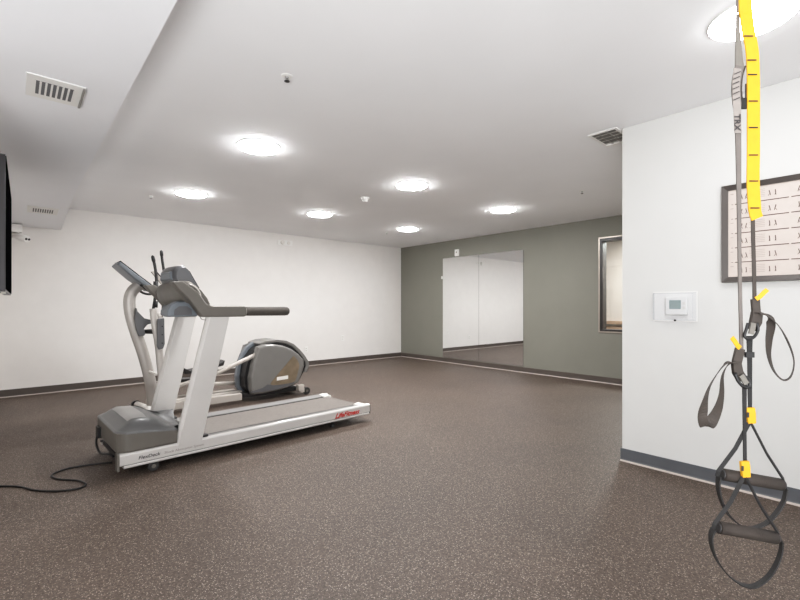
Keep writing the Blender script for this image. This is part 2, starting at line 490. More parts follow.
def outlet(label, x, z):
    t = thing('power_outlet', label, 'outlet', (x, YB, z), group='power outlets on the back wall')
    m = MB(); m.box(-.037, .037, -.007, 0, -.06, .06); m.build('cover_plate', M['white_plastic'], t, bevel=.003)
    for s in (-.022, .022):
        m = MB(); m.box(-.016, .016, -.0095, -.007, s - .014, s + .014); f = m.build('socket', M['pale'], t, bevel=.002)
        m = MB(); m.box(-.008, -.005, -.0102, -.0096, s - .004, s + .006); m.box(.005, .008, -.0102, -.0096, s - .004, s + .006); m.build('slot', M['dark'], f)
    return t
o1 = outlet('white duplex power outlet low on the back wall, clear of the machines', 5.14, .515)
dup(o1, (4.28, YB, .33), 'power outlet on the back wall behind the rounded elliptical housing')

# mirrors: two sheets side by side on the green wall
def mirror(label, y0, y1):
    t = thing('mirror', label, 'mirror', (XG, (y0 + y1) / 2, .108), group='frameless mirrors on the green wall')
    h = (y1 - y0) / 2 - .0025
    m = MB(); m.box(-.006, 0, -h, h, 0, 2.082); m.build('backing', M['dark'], t)
    m = MB(); m.box(-.0072, -.006, -h, h, 0, 2.082); m.build('glass', M['chrome'], t)
    return t
mirror('frameless mirror sheet on the green wall, the one nearer the room corner', 5.312, 6.266)
mirror('frameless mirror sheet on the green wall, the one nearer the dark framed window', 4.320, 5.312)
t = thing('mirror_clip', 'small white clip on the outer edge of the mirror nearer the corner', 'clip', (XG, 6.285, 1.79))
m = MB(); m.box(-.012, 0, -.012, .022, -.03, .03); m.build('clip_plate', M['white_plastic'], t, bevel=.003)

t = thing('sensor_box', 'small white box sensor on the green wall just above the mirror', 'sensor', (XG, 5.868, 2.275))
m = MB(); m.box(-.028, 0, -.052, .052, -.065, .072); m.build('housing', M['white_plastic'], t, bevel=.006)
m = MB(); m.disc((0, 0, .012), .018, 'x', -.028, -.034, 20, .012); m.build('lens', M['vent_metal'], t)

# thermostat inside its clear lockbox
t = thing('thermostat', 'white thermostat with grey display inside the clear cover on the white partition', 'thermostat', (XF, .985, 1.188))
m = MB(); m.box(-.03, -.0045, -.067, .067, -.064, .064); m.build('housing', M['white_plastic'], t, bevel=.006)
m = MB(); m.box(-.0325, -.030, -.03, .042, -.022, .04); m.build('display', M['lcd'], t, bevel=.001)
m = MB(); m.box(-.034, -.030, -.056, -.04, .008, .026); m.box(-.034, -.030, -.056, -.04, -.022, -.004); m.build('button', M['pale'], t, bevel=.001)
t = thing('thermostat_cover', 'clear acrylic lockbox around the thermostat on the white partition', 'cover', (XF, 1.0, 1.18))
m = MB()
a, b, c, d, h, w_ = -.132, .132, -.098, .105, .062, .003
# five walls of the box, slightly drafted
m.hexa([(0, a, c), (0, b, c), (0, b, c + w_), (0, a, c + w_)], [(-h, a + .01, c + .01), (-h, b - .01, c + .01), (-h, b - .01, c + .013), (-h, a + .01, c + .013)])
m.hexa([(0, a, d - w_), (0, b, d - w_), (0, b, d), (0, a, d)], [(-h, a + .01, d - .013), (-h, b - .01, d - .013), (-h, b - .01, d - .01), (-h, a + .01, d - .01)])
m.hexa([(0, a, c), (0, a + w_, c), (0, a + w_, d), (0, a, d)], [(-h, a + .01, c + .01), (-h, a + .013, c + .01), (-h, a + .013, d - .01), (-h, a + .01, d - .01)])
m.hexa([(0, b - w_, c), (0, b, c), (0, b, d), (0, b - w_, d)], [(-h, b - .013, c + .01), (-h, b - .01, c + .01), (-h, b - .01, d - .01), (-h, b - .013, d - .01)])
m.box(-h - w_, -h, a + .01, b - .01, c + .01, d - .01)
m.build('box', M['clear'], t)
m = MB(); m.box(-.004, 0, a - .004, b + .004, c - .004, d + .004); m.build('mounting_plate', M['white_plastic'], t)
m = MB(); m.disc((0, -.02, -.092), .007, 'x', -h - .004, -h - .012, 14); m.build('lock', M['black'], t)

# framed exercise chart
PY0, PY1, PZ0, PZ1 = -.20, .728, 1.339, 1.972
t = thing('framed_poster', 'grey framed exercise chart with rows of small figures on the white partition', 'poster', (XF, (PY0 + PY1) / 2, PZ0))
cy_ = (PY0 + PY1) / 2; hw = (PY1 - PY0) / 2; hh = PZ1 - PZ0; fr = .036
m = MB()
O = [(-hw, 0), (hw, 0), (hw, hh), (-hw, hh)]; I = [(-hw + fr, fr), (hw - fr, fr), (hw - fr, hh - fr), (-hw + fr, hh - fr)]
rings = []
for k in range(4):
    rings.append([(0, O[k][0], O[k][1]), (-.03, O[k][0] * .992, O[k][1] + (.004 if O[k][1] == 0 else -.004)), (-.018, I[k][0], I[k][1]), (0, I[k][0], I[k][1])])
m.loft(rings, closed=True)
m.build('frame', M['poster_frame'], t)
m = MB(); m.box(-.010, -.0008, -hw + fr - .004, hw - fr + .004, fr - .004, hh - fr + .004); 
# rows: dark rules, small figures and grey text lines, raised a hair off the sheet
tx = m; x0, x1 = -.0112, -.0102
class _P:
    def __init__(s, k): s.k = k
    def box(s, *a): m.mi = s.k; m.box(*a); m.mi = 0
    def hexa(s, *a): m.mi = s.k; m.hexa(*a); m.mi = 0
ln, tx = _P(1), _P(2)
rows = 6; rh = (hh - 2 * fr) / rows
ncol = 3; cw = (2 * hw - 2 * fr - .04) / ncol
def stroke(ya, za, yb, zb, w2=.0016):
    ln.hexa([(x0, ya - w2, za), (x0, ya + w2, za), (x0, yb + w2, zb), (x0, yb - w2, zb)], [(x1, ya - w2, za), (x1, ya + w2, za), (x1, yb + w2, zb), (x1, yb - w2, zb)])
for r in range(rows):
    zt = hh - fr - rh * r
    for c_ in range(ncol):
        yr = hw - fr - .035 - c_ * cw          # right to left in y (left to right in view)
        yl = yr - cw + .010
        if r: ln.box(x0, x1, yl, yr, zt - .0028, zt + .0028)
        for q, fy in enumerate((.035, .058, .172, .20)):
            yy = yr - fy
            zz = zt - rh * .55
            s = random.choice((-1, 1, .4)) * .006
            ln.box(x0, x1, yy - .0022 + s * .3, yy + .0022 + s * .3, zz + .012, zz + .017)
            stroke(yy + s * .3, zz + .012, yy - s * .4, zz - .002, .0022)
            stroke(yy - s * .4, zz - .002, yy + s, zz - .016)
            stroke(yy - s * .4, zz - .002, yy - s * .9, zz - .016)
        for q in range(5):
            tx.box(x0, x1, yr - .15, yr - .082 + .01 * random.random(), zt - rh * .25 - q * .011, zt - rh * .25 - q * .011 + .0025)
    tx.box(x0, x1, hw - fr - .028, hw - fr - .012, zt - rh * .3, zt - rh * .3 + .004)
    if r: ln.box(x0, x1, hw - fr - .026, hw - fr - .016, zt - .001, zt + .002)
m.build('print', [M['paper'], M['print_line'], M['print_text']], t)

# ------------------------------------------------------------------ television
TA, TB = Vector((-.040, 3.62)), Vector((-.022, 5.06))
tv = thing('television', 'black flat screen television seen edge-on at the left edge of the photo', 'television', (TA.x, TA.y, 1.28), math.atan2(-(TB - TA).x, (TB - TA).y))
L_ = (TB - TA).length
m = MB(); m.box(-.05, -.004, 0, L_, 0, .845); m.build('casing', M['bezel'], tv, bevel=.003)
m = MB(); m.box(-.004, 0, .008, L_ - .008, .012, .837); m.build('screen', M['screen'], tv)
m = MB(); m.box(-.03, -.01, .2, .28, -.012, 0); m.build('sensor_tab', M['pale'], tv)
m = MB(); m.box(-.165, -.145, .5, .95, .25, .6); m.box(-.145, -.05, .6, .66, .35, .5); m.box(-.145, -.05, .8, .86, .35, .5); m.build('wall_mount', M['black'], tv)

# security camera at the soffit end
t = thing('security_camera', 'white security camera with two dark lenses under the soffit beside the television', 'camera', (.02, 7.46, 2.255))
m = MB(); m.box(-.06, .05, -.05, .05, -.12, -.02); m.build('junction_box', M['white_plastic'], t, bevel=.006)
m = MB(); m.disc((0, 0, 0), .02, 'z', -.11, -.15, 16, .016); m.disc((0.0, 0, 0), .03, 'z', -.11, -.118, 16); m.build('swivel_mount', M['white_plastic'], t)
hd = MB()
hd.tube([(-.05, .03, -.145), (.04, -.06, -.185), (.1, -.12, -.21)], [.036, .042, .044], 16); h_ = hd.build('head', M['white_plastic'], t)
m = MB()
dv = Vector((.06, -.06, -.025)).normalized(); sd = dv.cross(ZV).normalized()
for s in (-1, 1):
    c = Vector((.1, -.12, -.21)) + sd * s * .02
    m.tube([c, c + dv * .006], .015, 14)
m.build('lens', M['black'], h_)

# ------------------------------------------------------------------ treadmill (local x = along the deck, y = across, z up)
TR = thing('treadmill', 'silver treadmill with taupe handrails and a grey motor hood standing on the rubber floor', 'treadmill', (0.562, 3.465, 0), math.atan2(.043, .999))
WID, LEN = .80, 2.165
def rail(y0, s, name, rname):
    """side rail; s=+1 outer face at lower y"""
    def Y(v): return y0 + s * v
    m = MB()
    # outer profile in (y,z)
    prof = [(0.0, .098), (0.0, .160), (.008, .172), (.022, .176), (.05, .172), (.05, .085), (.03, .085), (.004, .094)]
    m.loft([[(-.03 if s > 0 else .045, Y(a), b) for a, b in prof], [(LEN + .02, Y(a), b) for a, b in prof]])
    r = m.build('side_rail', M['silver'], TR, bevel=.002)
    m = MB()
    prof = [(.004, .092), (.03, .085), (.05, .085), (.05, .068), (.012, .068), (-.002, .076), (-.002, .086)]
    m.loft([[(-.005, Y(a), b) for a, b in prof], [(LEN + .01, Y(a), b) for a, b in prof]])
    m.build('lower_strip', M['silver'], r)
    m = MB(); prof = [(.0035, .0915), (.03, .0845), (.03, .098), (.0035, .098)]
    m.loft([[(-.01, Y(a), b) for a, b in prof], [(LEN + .01, Y(a), b) for a, b in prof]]); m.build('groove', M['ink'], r)
    # foot rail on top
    m = MB()
    prof = [(.022, .1765), (.05, .1735), (.105, .164), (.11, .158), (.11, .12), (.05, .12), (.05, .172)]
    m.loft([[(.42, Y(a), b) for a, b in prof], [(LEN - .09, Y(a), b) for a, b in prof]])
    m.build('foot_rail', M['deck'], TR, bevel=.001)
    # rear cap
    m = MB()
    m.loft([[(LEN - .09, Y(a), b) for a, b in [(.02, .177), (.14, .168), (.14, .10), (.02, .10)]],
            [(LEN - .03, Y(a), b) for a, b in [(.02, .180), (.14, .180), (.14, .09), (.02, .09)]],
            [(LEN + .015, Y(a), b) for a, b in [(.02, .165), (.12, .160), (.12, .09), (.02, .09)]]])
    m.build('rear_cap', M['pale'], TR, bevel=.006)
    m = MB(); m.box(LEN + .02, LEN + .028, min(Y(.002), Y(.05)), max(Y(.002), Y(.05)), .075, .172); m.build('end_plate', M['dark'], TR, bevel=.002)
    fx0 = -.045 if s > 0 else .03
    m = MB(); m.box(fx0, fx0 + .015, min(Y(.0), Y(.06)), max(Y(.0), Y(.06)), .06, .178); m.build('front_plate', M['taupe'], TR, bevel=.003)
    return r
rn = rail(0, 1, 'near', 'near'); rail(WID, -1, 'far', 'far')
m = MB(); m.box(.25, LEN - .03, .136, WID - .136, .148, .158)
m.disc((LEN - .035, 0, .131), .027, 'y', .136, WID - .136, 20)
m.build('running_belt', M['belt'], TR)
for y in (.112, WID - .134):
    m = MB(); m.box(.45, LEN - .10, y, y + .022, .150, .1615); m.build('dark_gap_strip', M['black'], TR)  # added black strip imitating the dark gap between foot rail and belt
m = MB(); m.box(.3, LEN - .1, .111, WID - .111, .09, .147); m.build('deck_board', M['black'], TR)
for x in (.0, .55, 1.1, 1.65, 2.05):
    m = MB(); m.box(x, x + .06, .045, WID - .045, .07, .1); m.build('cross_frame', M['dark'], TR)
for (x, y, r) in ((.185, .03, .036), (.185, WID - .07, .036)):
    m = MB(); m.disc((x, 0, .037), r, 'y', y, y + .035, 24); wh = m.build('wheel', M['dark'], TR, bevel=.004)
    m = MB(); m.disc((x, 0, .037), .014, 'y', y - .003, y + .038, 16); m.build('hub', M['taupe'], wh)
    m = MB(); m.box(x - .012, x + .012, y + .037, y + .05, .03, .085); m.build('wheel_bracket', M['dark'], TR)
for y in (.09, WID - .09):
    m = MB(); m.disc((1.78, y, 0), .014, 'z', .02, .09, 14); m.disc((1.78, y, 0), .026, 'z', 0.0, .02, 18, .02); m.build('leveling_foot', M['black'], TR)
# lettering
RX = (PI / 2, 0, 0)
text_part('lettering', 'FlexDeck', .032, M['ink'], rn, (.080, -.0008, .117), RX, shear=.2, bold=.0004, sx=1.12)
text_part('lettering', 'Shock Absorption System', .024, M['grey_ink'], rn, (.245, -.0008, .1185), RX, shear=.2, sx=1.1)
text_part('logo', 'LifeFitness', .062, M['red'], rn, (1.745, -.0012, .103), RX, shear=.45, bold=.0018, sx=1.12)
m = MB(); m.loft([[(1.735, -.0012, .099), (1.80, -.0012, .099), (1.802, -.0012, .102), (1.745, -.0012, .102)], [(1.735, -.0002, .099), (1.80, -.0002, .099), (1.802, -.0002, .102), (1.745, -.0002, .102)]])
m.build('logo_stroke', M['red'], rn)

# motor hood: height field over (s, w)
def sstep(a, b, x):
    t_ = min(1, max(0, (x - a) / (b - a))); return t_ * t_ * (3 - 2 * t_)
def hood_z(s, w_):
    e = min(w_, WID - w_)
    front = sstep(-.04, .09, s)
    z = .315 + .065 * front * sstep(.0, .12, e)
    # rear slopes towards the deck, deeper in the middle
    mid = sstep(.10, .22, e)
    z -= mid * sstep(.16, .50, s) * (z - .185)
    z -= (1 - mid) * sstep(-.02, .36, s) * .035
    z -= (1 - mid) * sstep(.0, .10, e) * sstep(.20, .36, s) * .055
    return z
m = MB()
S = [-.043, -.038, -.030, -.02, .02, .05, .08, .12, .16, .2, .25, .3, .34, .38, .42, .46, .5]
Wd = [.004, .012, .03, .06, .09, .12, .16, .2, .3, .4, .5, .6, .64, .68, .71, .74, .77, .788, .796]
def fx(s, w_):                                     # rounded plan corners at the front
    e = min(w_, WID - w_)
    return s + (.05 * (1 - sstep(0, .1, e)) * (1 - sstep(-.045, .12, s)))
def smax(w_):
    return .335 if min(w_, WID - w_) < .10 else .50
grid = []
for s in S:
    row = []
    for w_ in Wd:
        ss = min(s, smax(w_))
        drop = .012 if s == S[0] or w_ in (Wd[0], Wd[-1]) else 0
        row.append(m.v((fx(ss, w_), w_, hood_z(ss, w_) - drop)))
    grid.append(row)
for i in range(len(S) - 1):
    for j in range(len(Wd) - 1):
        s0, s1 = S[i], S[i + 1]
        if min(s0, smax(Wd[j])) == min(s1, smax(Wd[j])) and min(s0, smax(Wd[j + 1])) == min(s1, smax(Wd[j + 1])): continue
        a, b, c, d = grid[i][j], grid[i + 1][j], grid[i + 1][j + 1], grid[i][j + 1]
        m.f([a, b, c, d], True)
m.build('motor_hood', M['hood'], TR)
# lower skirt of the hood, with a rounded plan
m = MB()
def plan(inset, z):
    pts = [(.335, inset)]
    for k in range(7):
        a = -PI / 2 - k / 6 * PI / 2
        pts.append((.045 + .085 * math.cos(a) + (0 if k else 0), .085 + inset * .5 + (.085 - inset * .5) * math.sin(a)))
    for k in range(7):
        a = PI - k / 6 * PI / 2
        pts.append((.045 + .085 * math.cos(a), WID - .085 + (.085 - inset * .5) * math.sin(a)))
    pts.append((.335, WID - inset))
    return [(p[0], p[1], z) for p in pts]
top_ring = [(x, y, hood_z(max(x, -.038), y) - .010) for x, y, z in plan(.004, 0)]
m.loft([plan(.01, .176), plan(.004, .19), plan(.004, .24), top_ring], cap=False, smooth=False)
m.build('hood_skirt', M['taupe'], TR)
# light flat panel and dark intake on the hood
def patch(name, mt, pts_rows, lift):
    m = MB(); G = [[m.v((fx(s, w_), w_, hood_z(s, w_) + lift)) for (s, w_) in r] for r in pts_rows]
    for i in range(len(G) - 1):
        for j in range(len(G[0]) - 1): m.f([G[i][j], G[i + 1][j], G[i + 1][j + 1], G[i][j + 1]], True)
    m.build(name, mt, TR)
patch('hood_panel', M['hood_flat'], [[(.045 + .0 * v + u * (.12), .15 + v * (.5) * (1 - .06 * u)) for v in [k / 8 for k in range(9)]] for u in [k / 5 for k in range(6)]], .0022)
patch('hood_intake', M['black'], [[(.10 + .30 * v, WID - .15 + .07 * math.sin(v * PI) * (u - .25)) for v in [k / 10 for k in range(11)]] for u in [0, .33, .66, 1]], .004)
m = MB(); m.tube([(x, WID - .045, hood_z(min(x, .335), WID - .045) + .004 - max(0, x - .335) * .35) for x in [.07 + .036 * k for k in range(11)]], .008, 8)
m.build('hood_trim', M['silver_dim'], TR)
m = MB(); m.box(.5, .52, .15, WID - .15, .152, .19); m.build('belt_cover_lip', M['dark'], TR)
# power inlet and lead on the front
m = MB(); m.box(-.06, -.03, .58, .67, .165, .25); m.build('power_inlet', M['black'], TR, bevel=.004)
m = MB(); m.tube(spline([(-.055, .63, .18), (-.07, .58, .13), (-.065, .46, .085), (-.04, .30, .11), (-.02, .25, .10)], 5), .008, 8); m.build('power_lead', M['black'], TR)
# uprights: flat raked blades
for (y0, y1) in ((-.002, .062), (WID - .062, WID + .002)):
    m = MB()
    a = [(.318, .176), (.508, .176), (.724, 1.10), (.553, 1.10)]
    def sec(t_):
        xa = .318 + (.553 - .318) * t_; xb = .508 + (.724 - .508) * t_; z = .15 + (1.115 - .15) * t_
        return [(xa, y0 + .02, z), (xa + .02, y0, z), (xb - .004, y0, z), (xb, y0 + .004, z), (xb, y1 - .004, z), (xb - .004, y1, z), (xa + .02, y1, z), (xa, y1 - .02, z)]
    m.loft([sec(0), sec(1)])
    u_ = m.build('upright', M['silver'], TR, bevel=.002)
    m = MB(); m.box(.515, .56, y0 + .01, y1 + .01, .1765, .195); m.build('bolt_cover', M['dark'], TR, bevel=.006)
# handrails: casing sweeping down from the console, then a foam grip
def arm(y0, y1, lab):
    poly = [(.295, 1.365), (.37, 1.372), (.48, 1.292), (.54, 1.205), (.58, 1.188), (.84, 1.186), (.86, 1.18), (.86, 1.108), (.84, 1.100), (.51, 1.102), (.45, 1.185), (.41, 1.24), (.34, 1.31)]
    m = MB(); m.prism(poly, 'y', y0, y1); a_ = m.build('handrail_casing', M['taupe'], TR, bevel=.01, seg=3)
    yc = (y0 + y1) / 2
    m = MB(); pts = [(.85, yc, 1.143), (.9, yc, 1.143), (1.22, yc, 1.141), (1.25, yc, 1.1405), (1.262, yc, 1.14), (1.266, yc, 1.14)]
    m.tube(pts, [.036, .038, .039, .036, .026, .008], 18); m.build('hand_grip', M['grip'], TR)
    m = MB(); m.tube([(.842, yc, 1.143), (.862, yc, 1.143)], .041, 18); m.build('grip_collar', M['silver_dim'], TR)
arm(-.012, .075, 'near'); arm(WID - .075, WID + .012, 'far')
for (a, b, side_) in ((.085, .20, 1), (WID - .20, WID - .085, -1)):
    dome = [(.288, 1.105), (.292, 1.15), (.315, 1.195), (.36, 1.222), (.42, 1.222), (.47, 1.20), (.505, 1.15), (.512, 1.105)]
    sh_ = 0 if side_ > 0 else .12
    m = MB(); m.prism([(p + sh_, q) for p, q in dome], 'y', a, b); pod = m.build('side_pod', M['slate'], TR, bevel=.015, seg=3)
    yy = a - .004 if side_ > 0 else b
    m = MB(); m.prism([(p + sh_, q) for p, q in [(.335, 1.118), (.34, 1.16), (.37, 1.185), (.43, 1.185), (.46, 1.16), (.465, 1.118)]], 'y', yy, yy + .006); m.build('pod_recess', M['shell_dark'], pod)
# console body
def csec(y, k, dz=0):
    base = [(.41, 1.20), (.375, 1.25), (.362, 1.31), (.375, 1.355), (.41, 1.385), (.46, 1.385), (.54, 1.32), (.60, 1.24), (.62, 1.19), (.57, 1.165), (.50, 1.17)]
    cx, cz = .49, 1.27
    return [(cx + (a - cx) * k, y, cz + (b - cz) * k + dz) for a, b in base]
m = MB()
m.loft([csec(.06, .70), csec(.09, .86), csec(.15, .97), csec(.25, 1.02), csec(.40, 1.04), csec(.55, 1.02), csec(.65, .97), csec(.71, .86), csec(.74, .70)])
for fc in m.bm.faces: fc.smooth = len(fc.verts) == 4
cb = m.build('console', M['taupe'], TR)
def hsec(y, k):
    base = [(.400, 1.35), (.378, 1.41), (.380, 1.465), (.405, 1.505), (.450, 1.515), (.485, 1.488), (.585, 1.31), (.58, 1.25), (.49, 1.27)]
    cx, cz = .48, 1.40
    return [(cx + (a - cx) * k, y, cz + (b - cz) * k) for a, b in base]
m = MB(); m.loft([hsec(.22, .82), hsec(.245, .95), hsec(.32, 1.0), hsec(.4, 1.01), hsec(.5, 1.0), hsec(.60, .95), hsec(.63, .82)])
for fc in m.bm.faces: fc.smooth = len(fc.verts) == 4
hd = m.build('display_head', M['shell_dark'], TR)
# rear recess of the display head and its front screen
m = MB(); m.loft([[(.385 + .0 * z, y, z) for (y, z) in [(.27, 1.39), (.58, 1.39), (.56, 1.465), (.29, 1.465)]], [(.368, y, z) for (y, z) in [(.29, 1.40), (.56, 1.40), (.54, 1.455), (.31, 1.455)]]])
m.build('rear_cover', M['slate'], hd, bevel=.006)
m = MB(); n_ = Vector((.178, 0, .10)).normalized()
def onf(t_, y): p = Vector((.485, 0, 1.488)).lerp(Vector((.585, 0, 1.31)), t_) + n_ * .004; return (p.x, y, p.z)
m.loft([[onf(.12, .26), onf(.12, .58), onf(.88, .58), onf(.88, .26)], [tuple(Vector(onf(.12, .26)) + n_ * .004), tuple(Vector(onf(.12, .58)) + n_ * .004), tuple(Vector(onf(.88, .58)) + n_ * .004), tuple(Vector(onf(.88, .26)) + n_ * .004)]])
m.build('screen', M['screen'], hd)
m = MB(); m.tube(spline([(.43, .05, 1.352), (.475, .05, 1.332), (.505, .05, 1.295), (.515, .05, 1.255)], 4), .007, 10); m.build('cup_rim', M['silver_dim'], TR)
m = MB(); m.tube(spline([(.50, .02, 1.105), (.515, .02, 1.085), (.55, .02, 1.08), (.565, .02, 1.10)], 4), .0035, 6); m.build('safety_cord', M['vent_metal'], TR)

# power cord lying on the floor
def floor_pt(px, py, z=0.006):
    r = FV * 433.5 + RV * (px - 400) + ZV * (306 - py)
    p = CAMP + r * ((z - H) / r.z); return p
CORD = [(.545, 3.66, .006), (.40, 3.70, .006), (.26, 3.73, .006)]
pts = [(112, 462.5), (100, 463.5), (85, 465.5), (68, 468.5), (56, 472.5), (51.5, 476), (58, 479), (70, 480), (80, 481), (86, 484.5), (80, 488), (66, 490.5), (50, 491.2), (35, 490.2), (20, 486.8), (8, 486.2), (-3, 486.5)]
cp = [floor_pt(*p) for p in pts]
cp += [Vector((-.13, 3.90, .006)), Vector((-.168, 4.0, .02)), Vector((-.172, 4.06, .12)), Vector((-.175, 4.07, .27)), Vector((-.185, 4.07, .32))]
m = MB(cp[0]); m.tube(spline(cp, 5), .0065, 8)
pc_ = m.build('power_cord', M['black'], None)
bpy.context.view_layer.update()
pc_.parent = TR; pc_.matrix_parent_inverse = TR.matrix_world.inverted()
t = thing('power_outlet', 'white power outlet low on the wall under the television with the cord in it', 'outlet', (XL, 4.07, .33))
m = MB(); m.box(.0005, .007, -.037, .037, -.06, .06); m.build('cover_plate', M['white_plastic'], t, bevel=.003)

# ------------------------------------------------------------------ elliptical trainer (world coordinates, origin subtracted)
EO = (2.0, 5.45, 0)
EL = thing('elliptical_trainer', 'silver and grey elliptical trainer with tall arms standing behind the treadmill', 'elliptical trainer', EO)
NY, FY, CY = 5.22, 5.68, 5.45
def E(): return MB(EO)
m = E(); pts = spline([(1.06, CY, 1.43), (1.00, CY, 1.40), (.945, CY, 1.33), (.925, CY, 1.23), (.94, CY, 1.08), (.985, CY, .90), (1.05, CY, .68), (1.105, CY, .45), (1.14, CY, .24), (1.15, CY, .05)], 4)
m.tube(pts, .058, 16, flat=((0, 1, 0), .75)); m.build('column', M['silver_dim'], EL)
m = E(); m.tube([(1.15, CY, .07), (1.4, CY, .085), (2.15, CY, .085)], .036, 4); m.build('main_beam_core', M['beam'], EL)
m = E(); m.box(1.12, 2.08, CY - .20, CY - .12, .035, .115); m.build('frame_beam', M['beam'], EL, bevel=.006)
m = E(); m.box(1.12, 2.12, CY + .12, CY + .20, .035, .115); m.build('frame_beam', M['beam'], EL, bevel=.006)
m = E(); m.tube([(1.05, CY + .33, .05), (1.10, CY, .05), (1.12, CY - .24, .05)], .035, 14); st = m.build('front_stabilizer', M['pale'], EL)
m = E(); m.tube([(1.045, CY + .36, .048), (1.05, CY + .31, .048)], .046, 14); m.build('stabilizer_cap', M['dark'], st)
m = E(); m.tube([(1.12, CY - .23, .048), (1.123, CY - .28, .048)], .046, 14); m.build('stabilizer_cap', M['dark'], st)
m = E(); m.box(2.83, 2.89, CY - .28, CY + .28, .035, .095); m.build('rear_stabilizer', M['beam'], EL, bevel=.006)
for s in (-1, 1):
    m = E(); m.disc((2.93, 0, .05), .048, 'y', CY + s * .25 - .025, CY + s * .25 + .025, 20); wh = m.build('wheel', M['dark'], EL, bevel=.005)
    m = E(); m.disc((2.93, 0, .05), .018, 'y', CY + s * .25 - .028, CY + s * .25 + .028, 14); m.build('hub', M['taupe'], wh)
    m = E(); m.box(2.80, 2.885, CY + s * .25 - .035, CY + s * .25 + .035, .06, .14); m.build('wheel_block', M['beam'], EL, bevel=.006)
# console
m = E()
ca, cb_ = Vector((.80, 0, 1.635)), Vector((1.12, 0, 1.37)); cn = Vector((.265, 0, .32)).normalized()
def slab(y, k, th):
    c = (ca + cb_) / 2; a = c + (ca - c) * k; b = c + (cb_ - c) * k
    q = [a - cn * th * .5, a + cn * th * .35, b + cn * th * .35, b - cn * th * .5, (a + b) / 2 - cn * th * .8]
    return [(p.x, y, p.z) for p in q]
m.loft([slab(CY - .20, .93, .038), slab(CY - .17, 1, .048), slab(CY, 1.03, .052), slab(CY + .17, 1, .048), slab(CY + .20, .93, .038)])
cs = m.build('console', M['slate'], EL, bevel=.008)
m = E(); a = ca + cn * .024; b = cb_ + cn * .024
m.loft([[(a.x, CY - .17, a.z), (a.x, CY + .17, a.z), (b.x, CY + .17, b.z), (b.x, CY - .17, b.z)], [tuple(Vector((a.x, CY - .16, a.z)) + cn * .006), tuple(Vector((a.x, CY + .16, a.z)) + cn * .006), tuple(Vector((b.x, CY + .16, b.z)) + cn * .006), tuple(Vector((b.x, CY - .16, b.z)) + cn * .006)]])
m.build('screen', M['screen'], cs)
m = E(); m.tube(spline([(1.00, CY - .16, 1.415), (1.07, CY - .19, 1.35), (1.13, CY - .20, 1.325), (1.20, CY - .16, 1.325), (1.22, CY, 1.33), (1.20, CY + .16, 1.325), (1.13, CY + .20, 1.325), (1.07, CY + .19, 1.35), (1.0, CY + .16, 1.415)], 4), .013, 10); m.build('fixed_handlebar', M['black'], EL)
m = E(); m.loft([[(1.115, CY - .09, 1.565), (1.15, CY - .09, 1.575), (1.25, CY - .09, 1.455), (1.215, CY - .09, 1.43)], [(1.115, CY - .05, 1.565), (1.15, CY - .05, 1.575), (1.25, CY - .05, 1.455), (1.215, CY - .05, 1.43)]])
m.build('heart_rate_grip', M['beam'], EL, bevel=.006)
m = E(); m.loft([[(1.15, CY - .09, 1.577), (1.165, CY - .09, 1.577), (1.262, CY - .09, 1.457), (1.25, CY - .09, 1.457)], [(1.15, CY - .05, 1.577), (1.165, CY - .05, 1.577), (1.262, CY - .05, 1.457), (1.25, CY - .05, 1.457)]])
m.build('grip_strip', M['black'], EL)
# moving arms
def swing(pts, y, lower):
    m = E(); up = spline([(x, y, z) for x, z in pts], 4)
    m.tube(up, .015, 10); a_ = m.build('swing_arm', M['dark'], EL)
    tip = Vector(up[0]); t2 = (Vector(up[2]) - tip).normalized()
    m = E(); m.tube([tip - t2 * .035, tip - t2 * .02, tip + t2 * .02, tip + t2 * .055], [.006, .017, .019, .011], 12); m.build('hand_grip', M['black'], a_)
    m = E(); m.tube(spline([(x, y, z) for x, z in lower], 4), .036, 12, flat=((0, 1, 0), .6)); m.build('lower_arm', M['silver_dim'], EL)
swing([(1.105, 1.695), (1.122, 1.61), (1.135, 1.50), (1.135, 1.39), (1.12, 1.25), (1.105, 1.14)], NY, [(1.105, 1.16), (1.12, 1.0), (1.15, .8), (1.17, .6), (1.185, .4), (1.19, .27)])
swing([(1.29, 1.81), (1.30, 1.71), (1.325, 1.53), (1.335, 1.38), (1.32, 1.2), (1.29, 1.06)], FY, [(1.27, 1.10), (1.265, .9), (1.27, .7), (1.29, .45), (1.30, .27)])
for y, z0, z1 in ((NY, 1.33, 1.45), (NY, 1.17, 1.24), (FY, 1.08, 1.2)):
    m = E(); xx = 1.125 if y == NY else 1.31
    m.tube([(xx, y, z0), (xx + .005, y, z1)], .024, 10); m.build('arm_sleeve', M['black'], EL)
# pivot shroud and cover plate
m = E(); m.prism([(.975, 1.17), (.985, 1.13), (1.05, 1.055), (1.13, 1.03), (1.14, 1.0), (1.08, .985), (1.045, .94), (1.06, .89), (1.05, .865), (1.0, .86), (.975, .93), (.96, 1.05)], 'y', CY - .10, CY + .10); m.build('pivot_shroud', M['shell_dark'], EL, bevel=.01, seg=3)
m = E(); m.tube([(1.04, CY, .905), (1.19, NY, .905)], .022, 12); m.tube([(1.06, CY, .905), (1.28, FY, .905)], .022, 12); m.build('pivot_axle', M['dark'], EL)
for y, x in ((NY - .045, 1.165), (FY + .045, 1.28)):
    m = E(); m.prism([(x - .03, 1.05), (x + .035, 1.06), (x + .04, .78), (x + .025, .73), (x - .02, .72), (x - .035, .76)], 'y', y - .018, y + .018); pc = m.build('pivot_cover', M['shell_dark'], EL, bevel=.008)
    m = E()
    for z in (.97, .88, .79): m.disc((x + .012, 0, z), .007, 'y', y - .022, y - .017, 10)
    m.build('bolt', M['black'], pc)
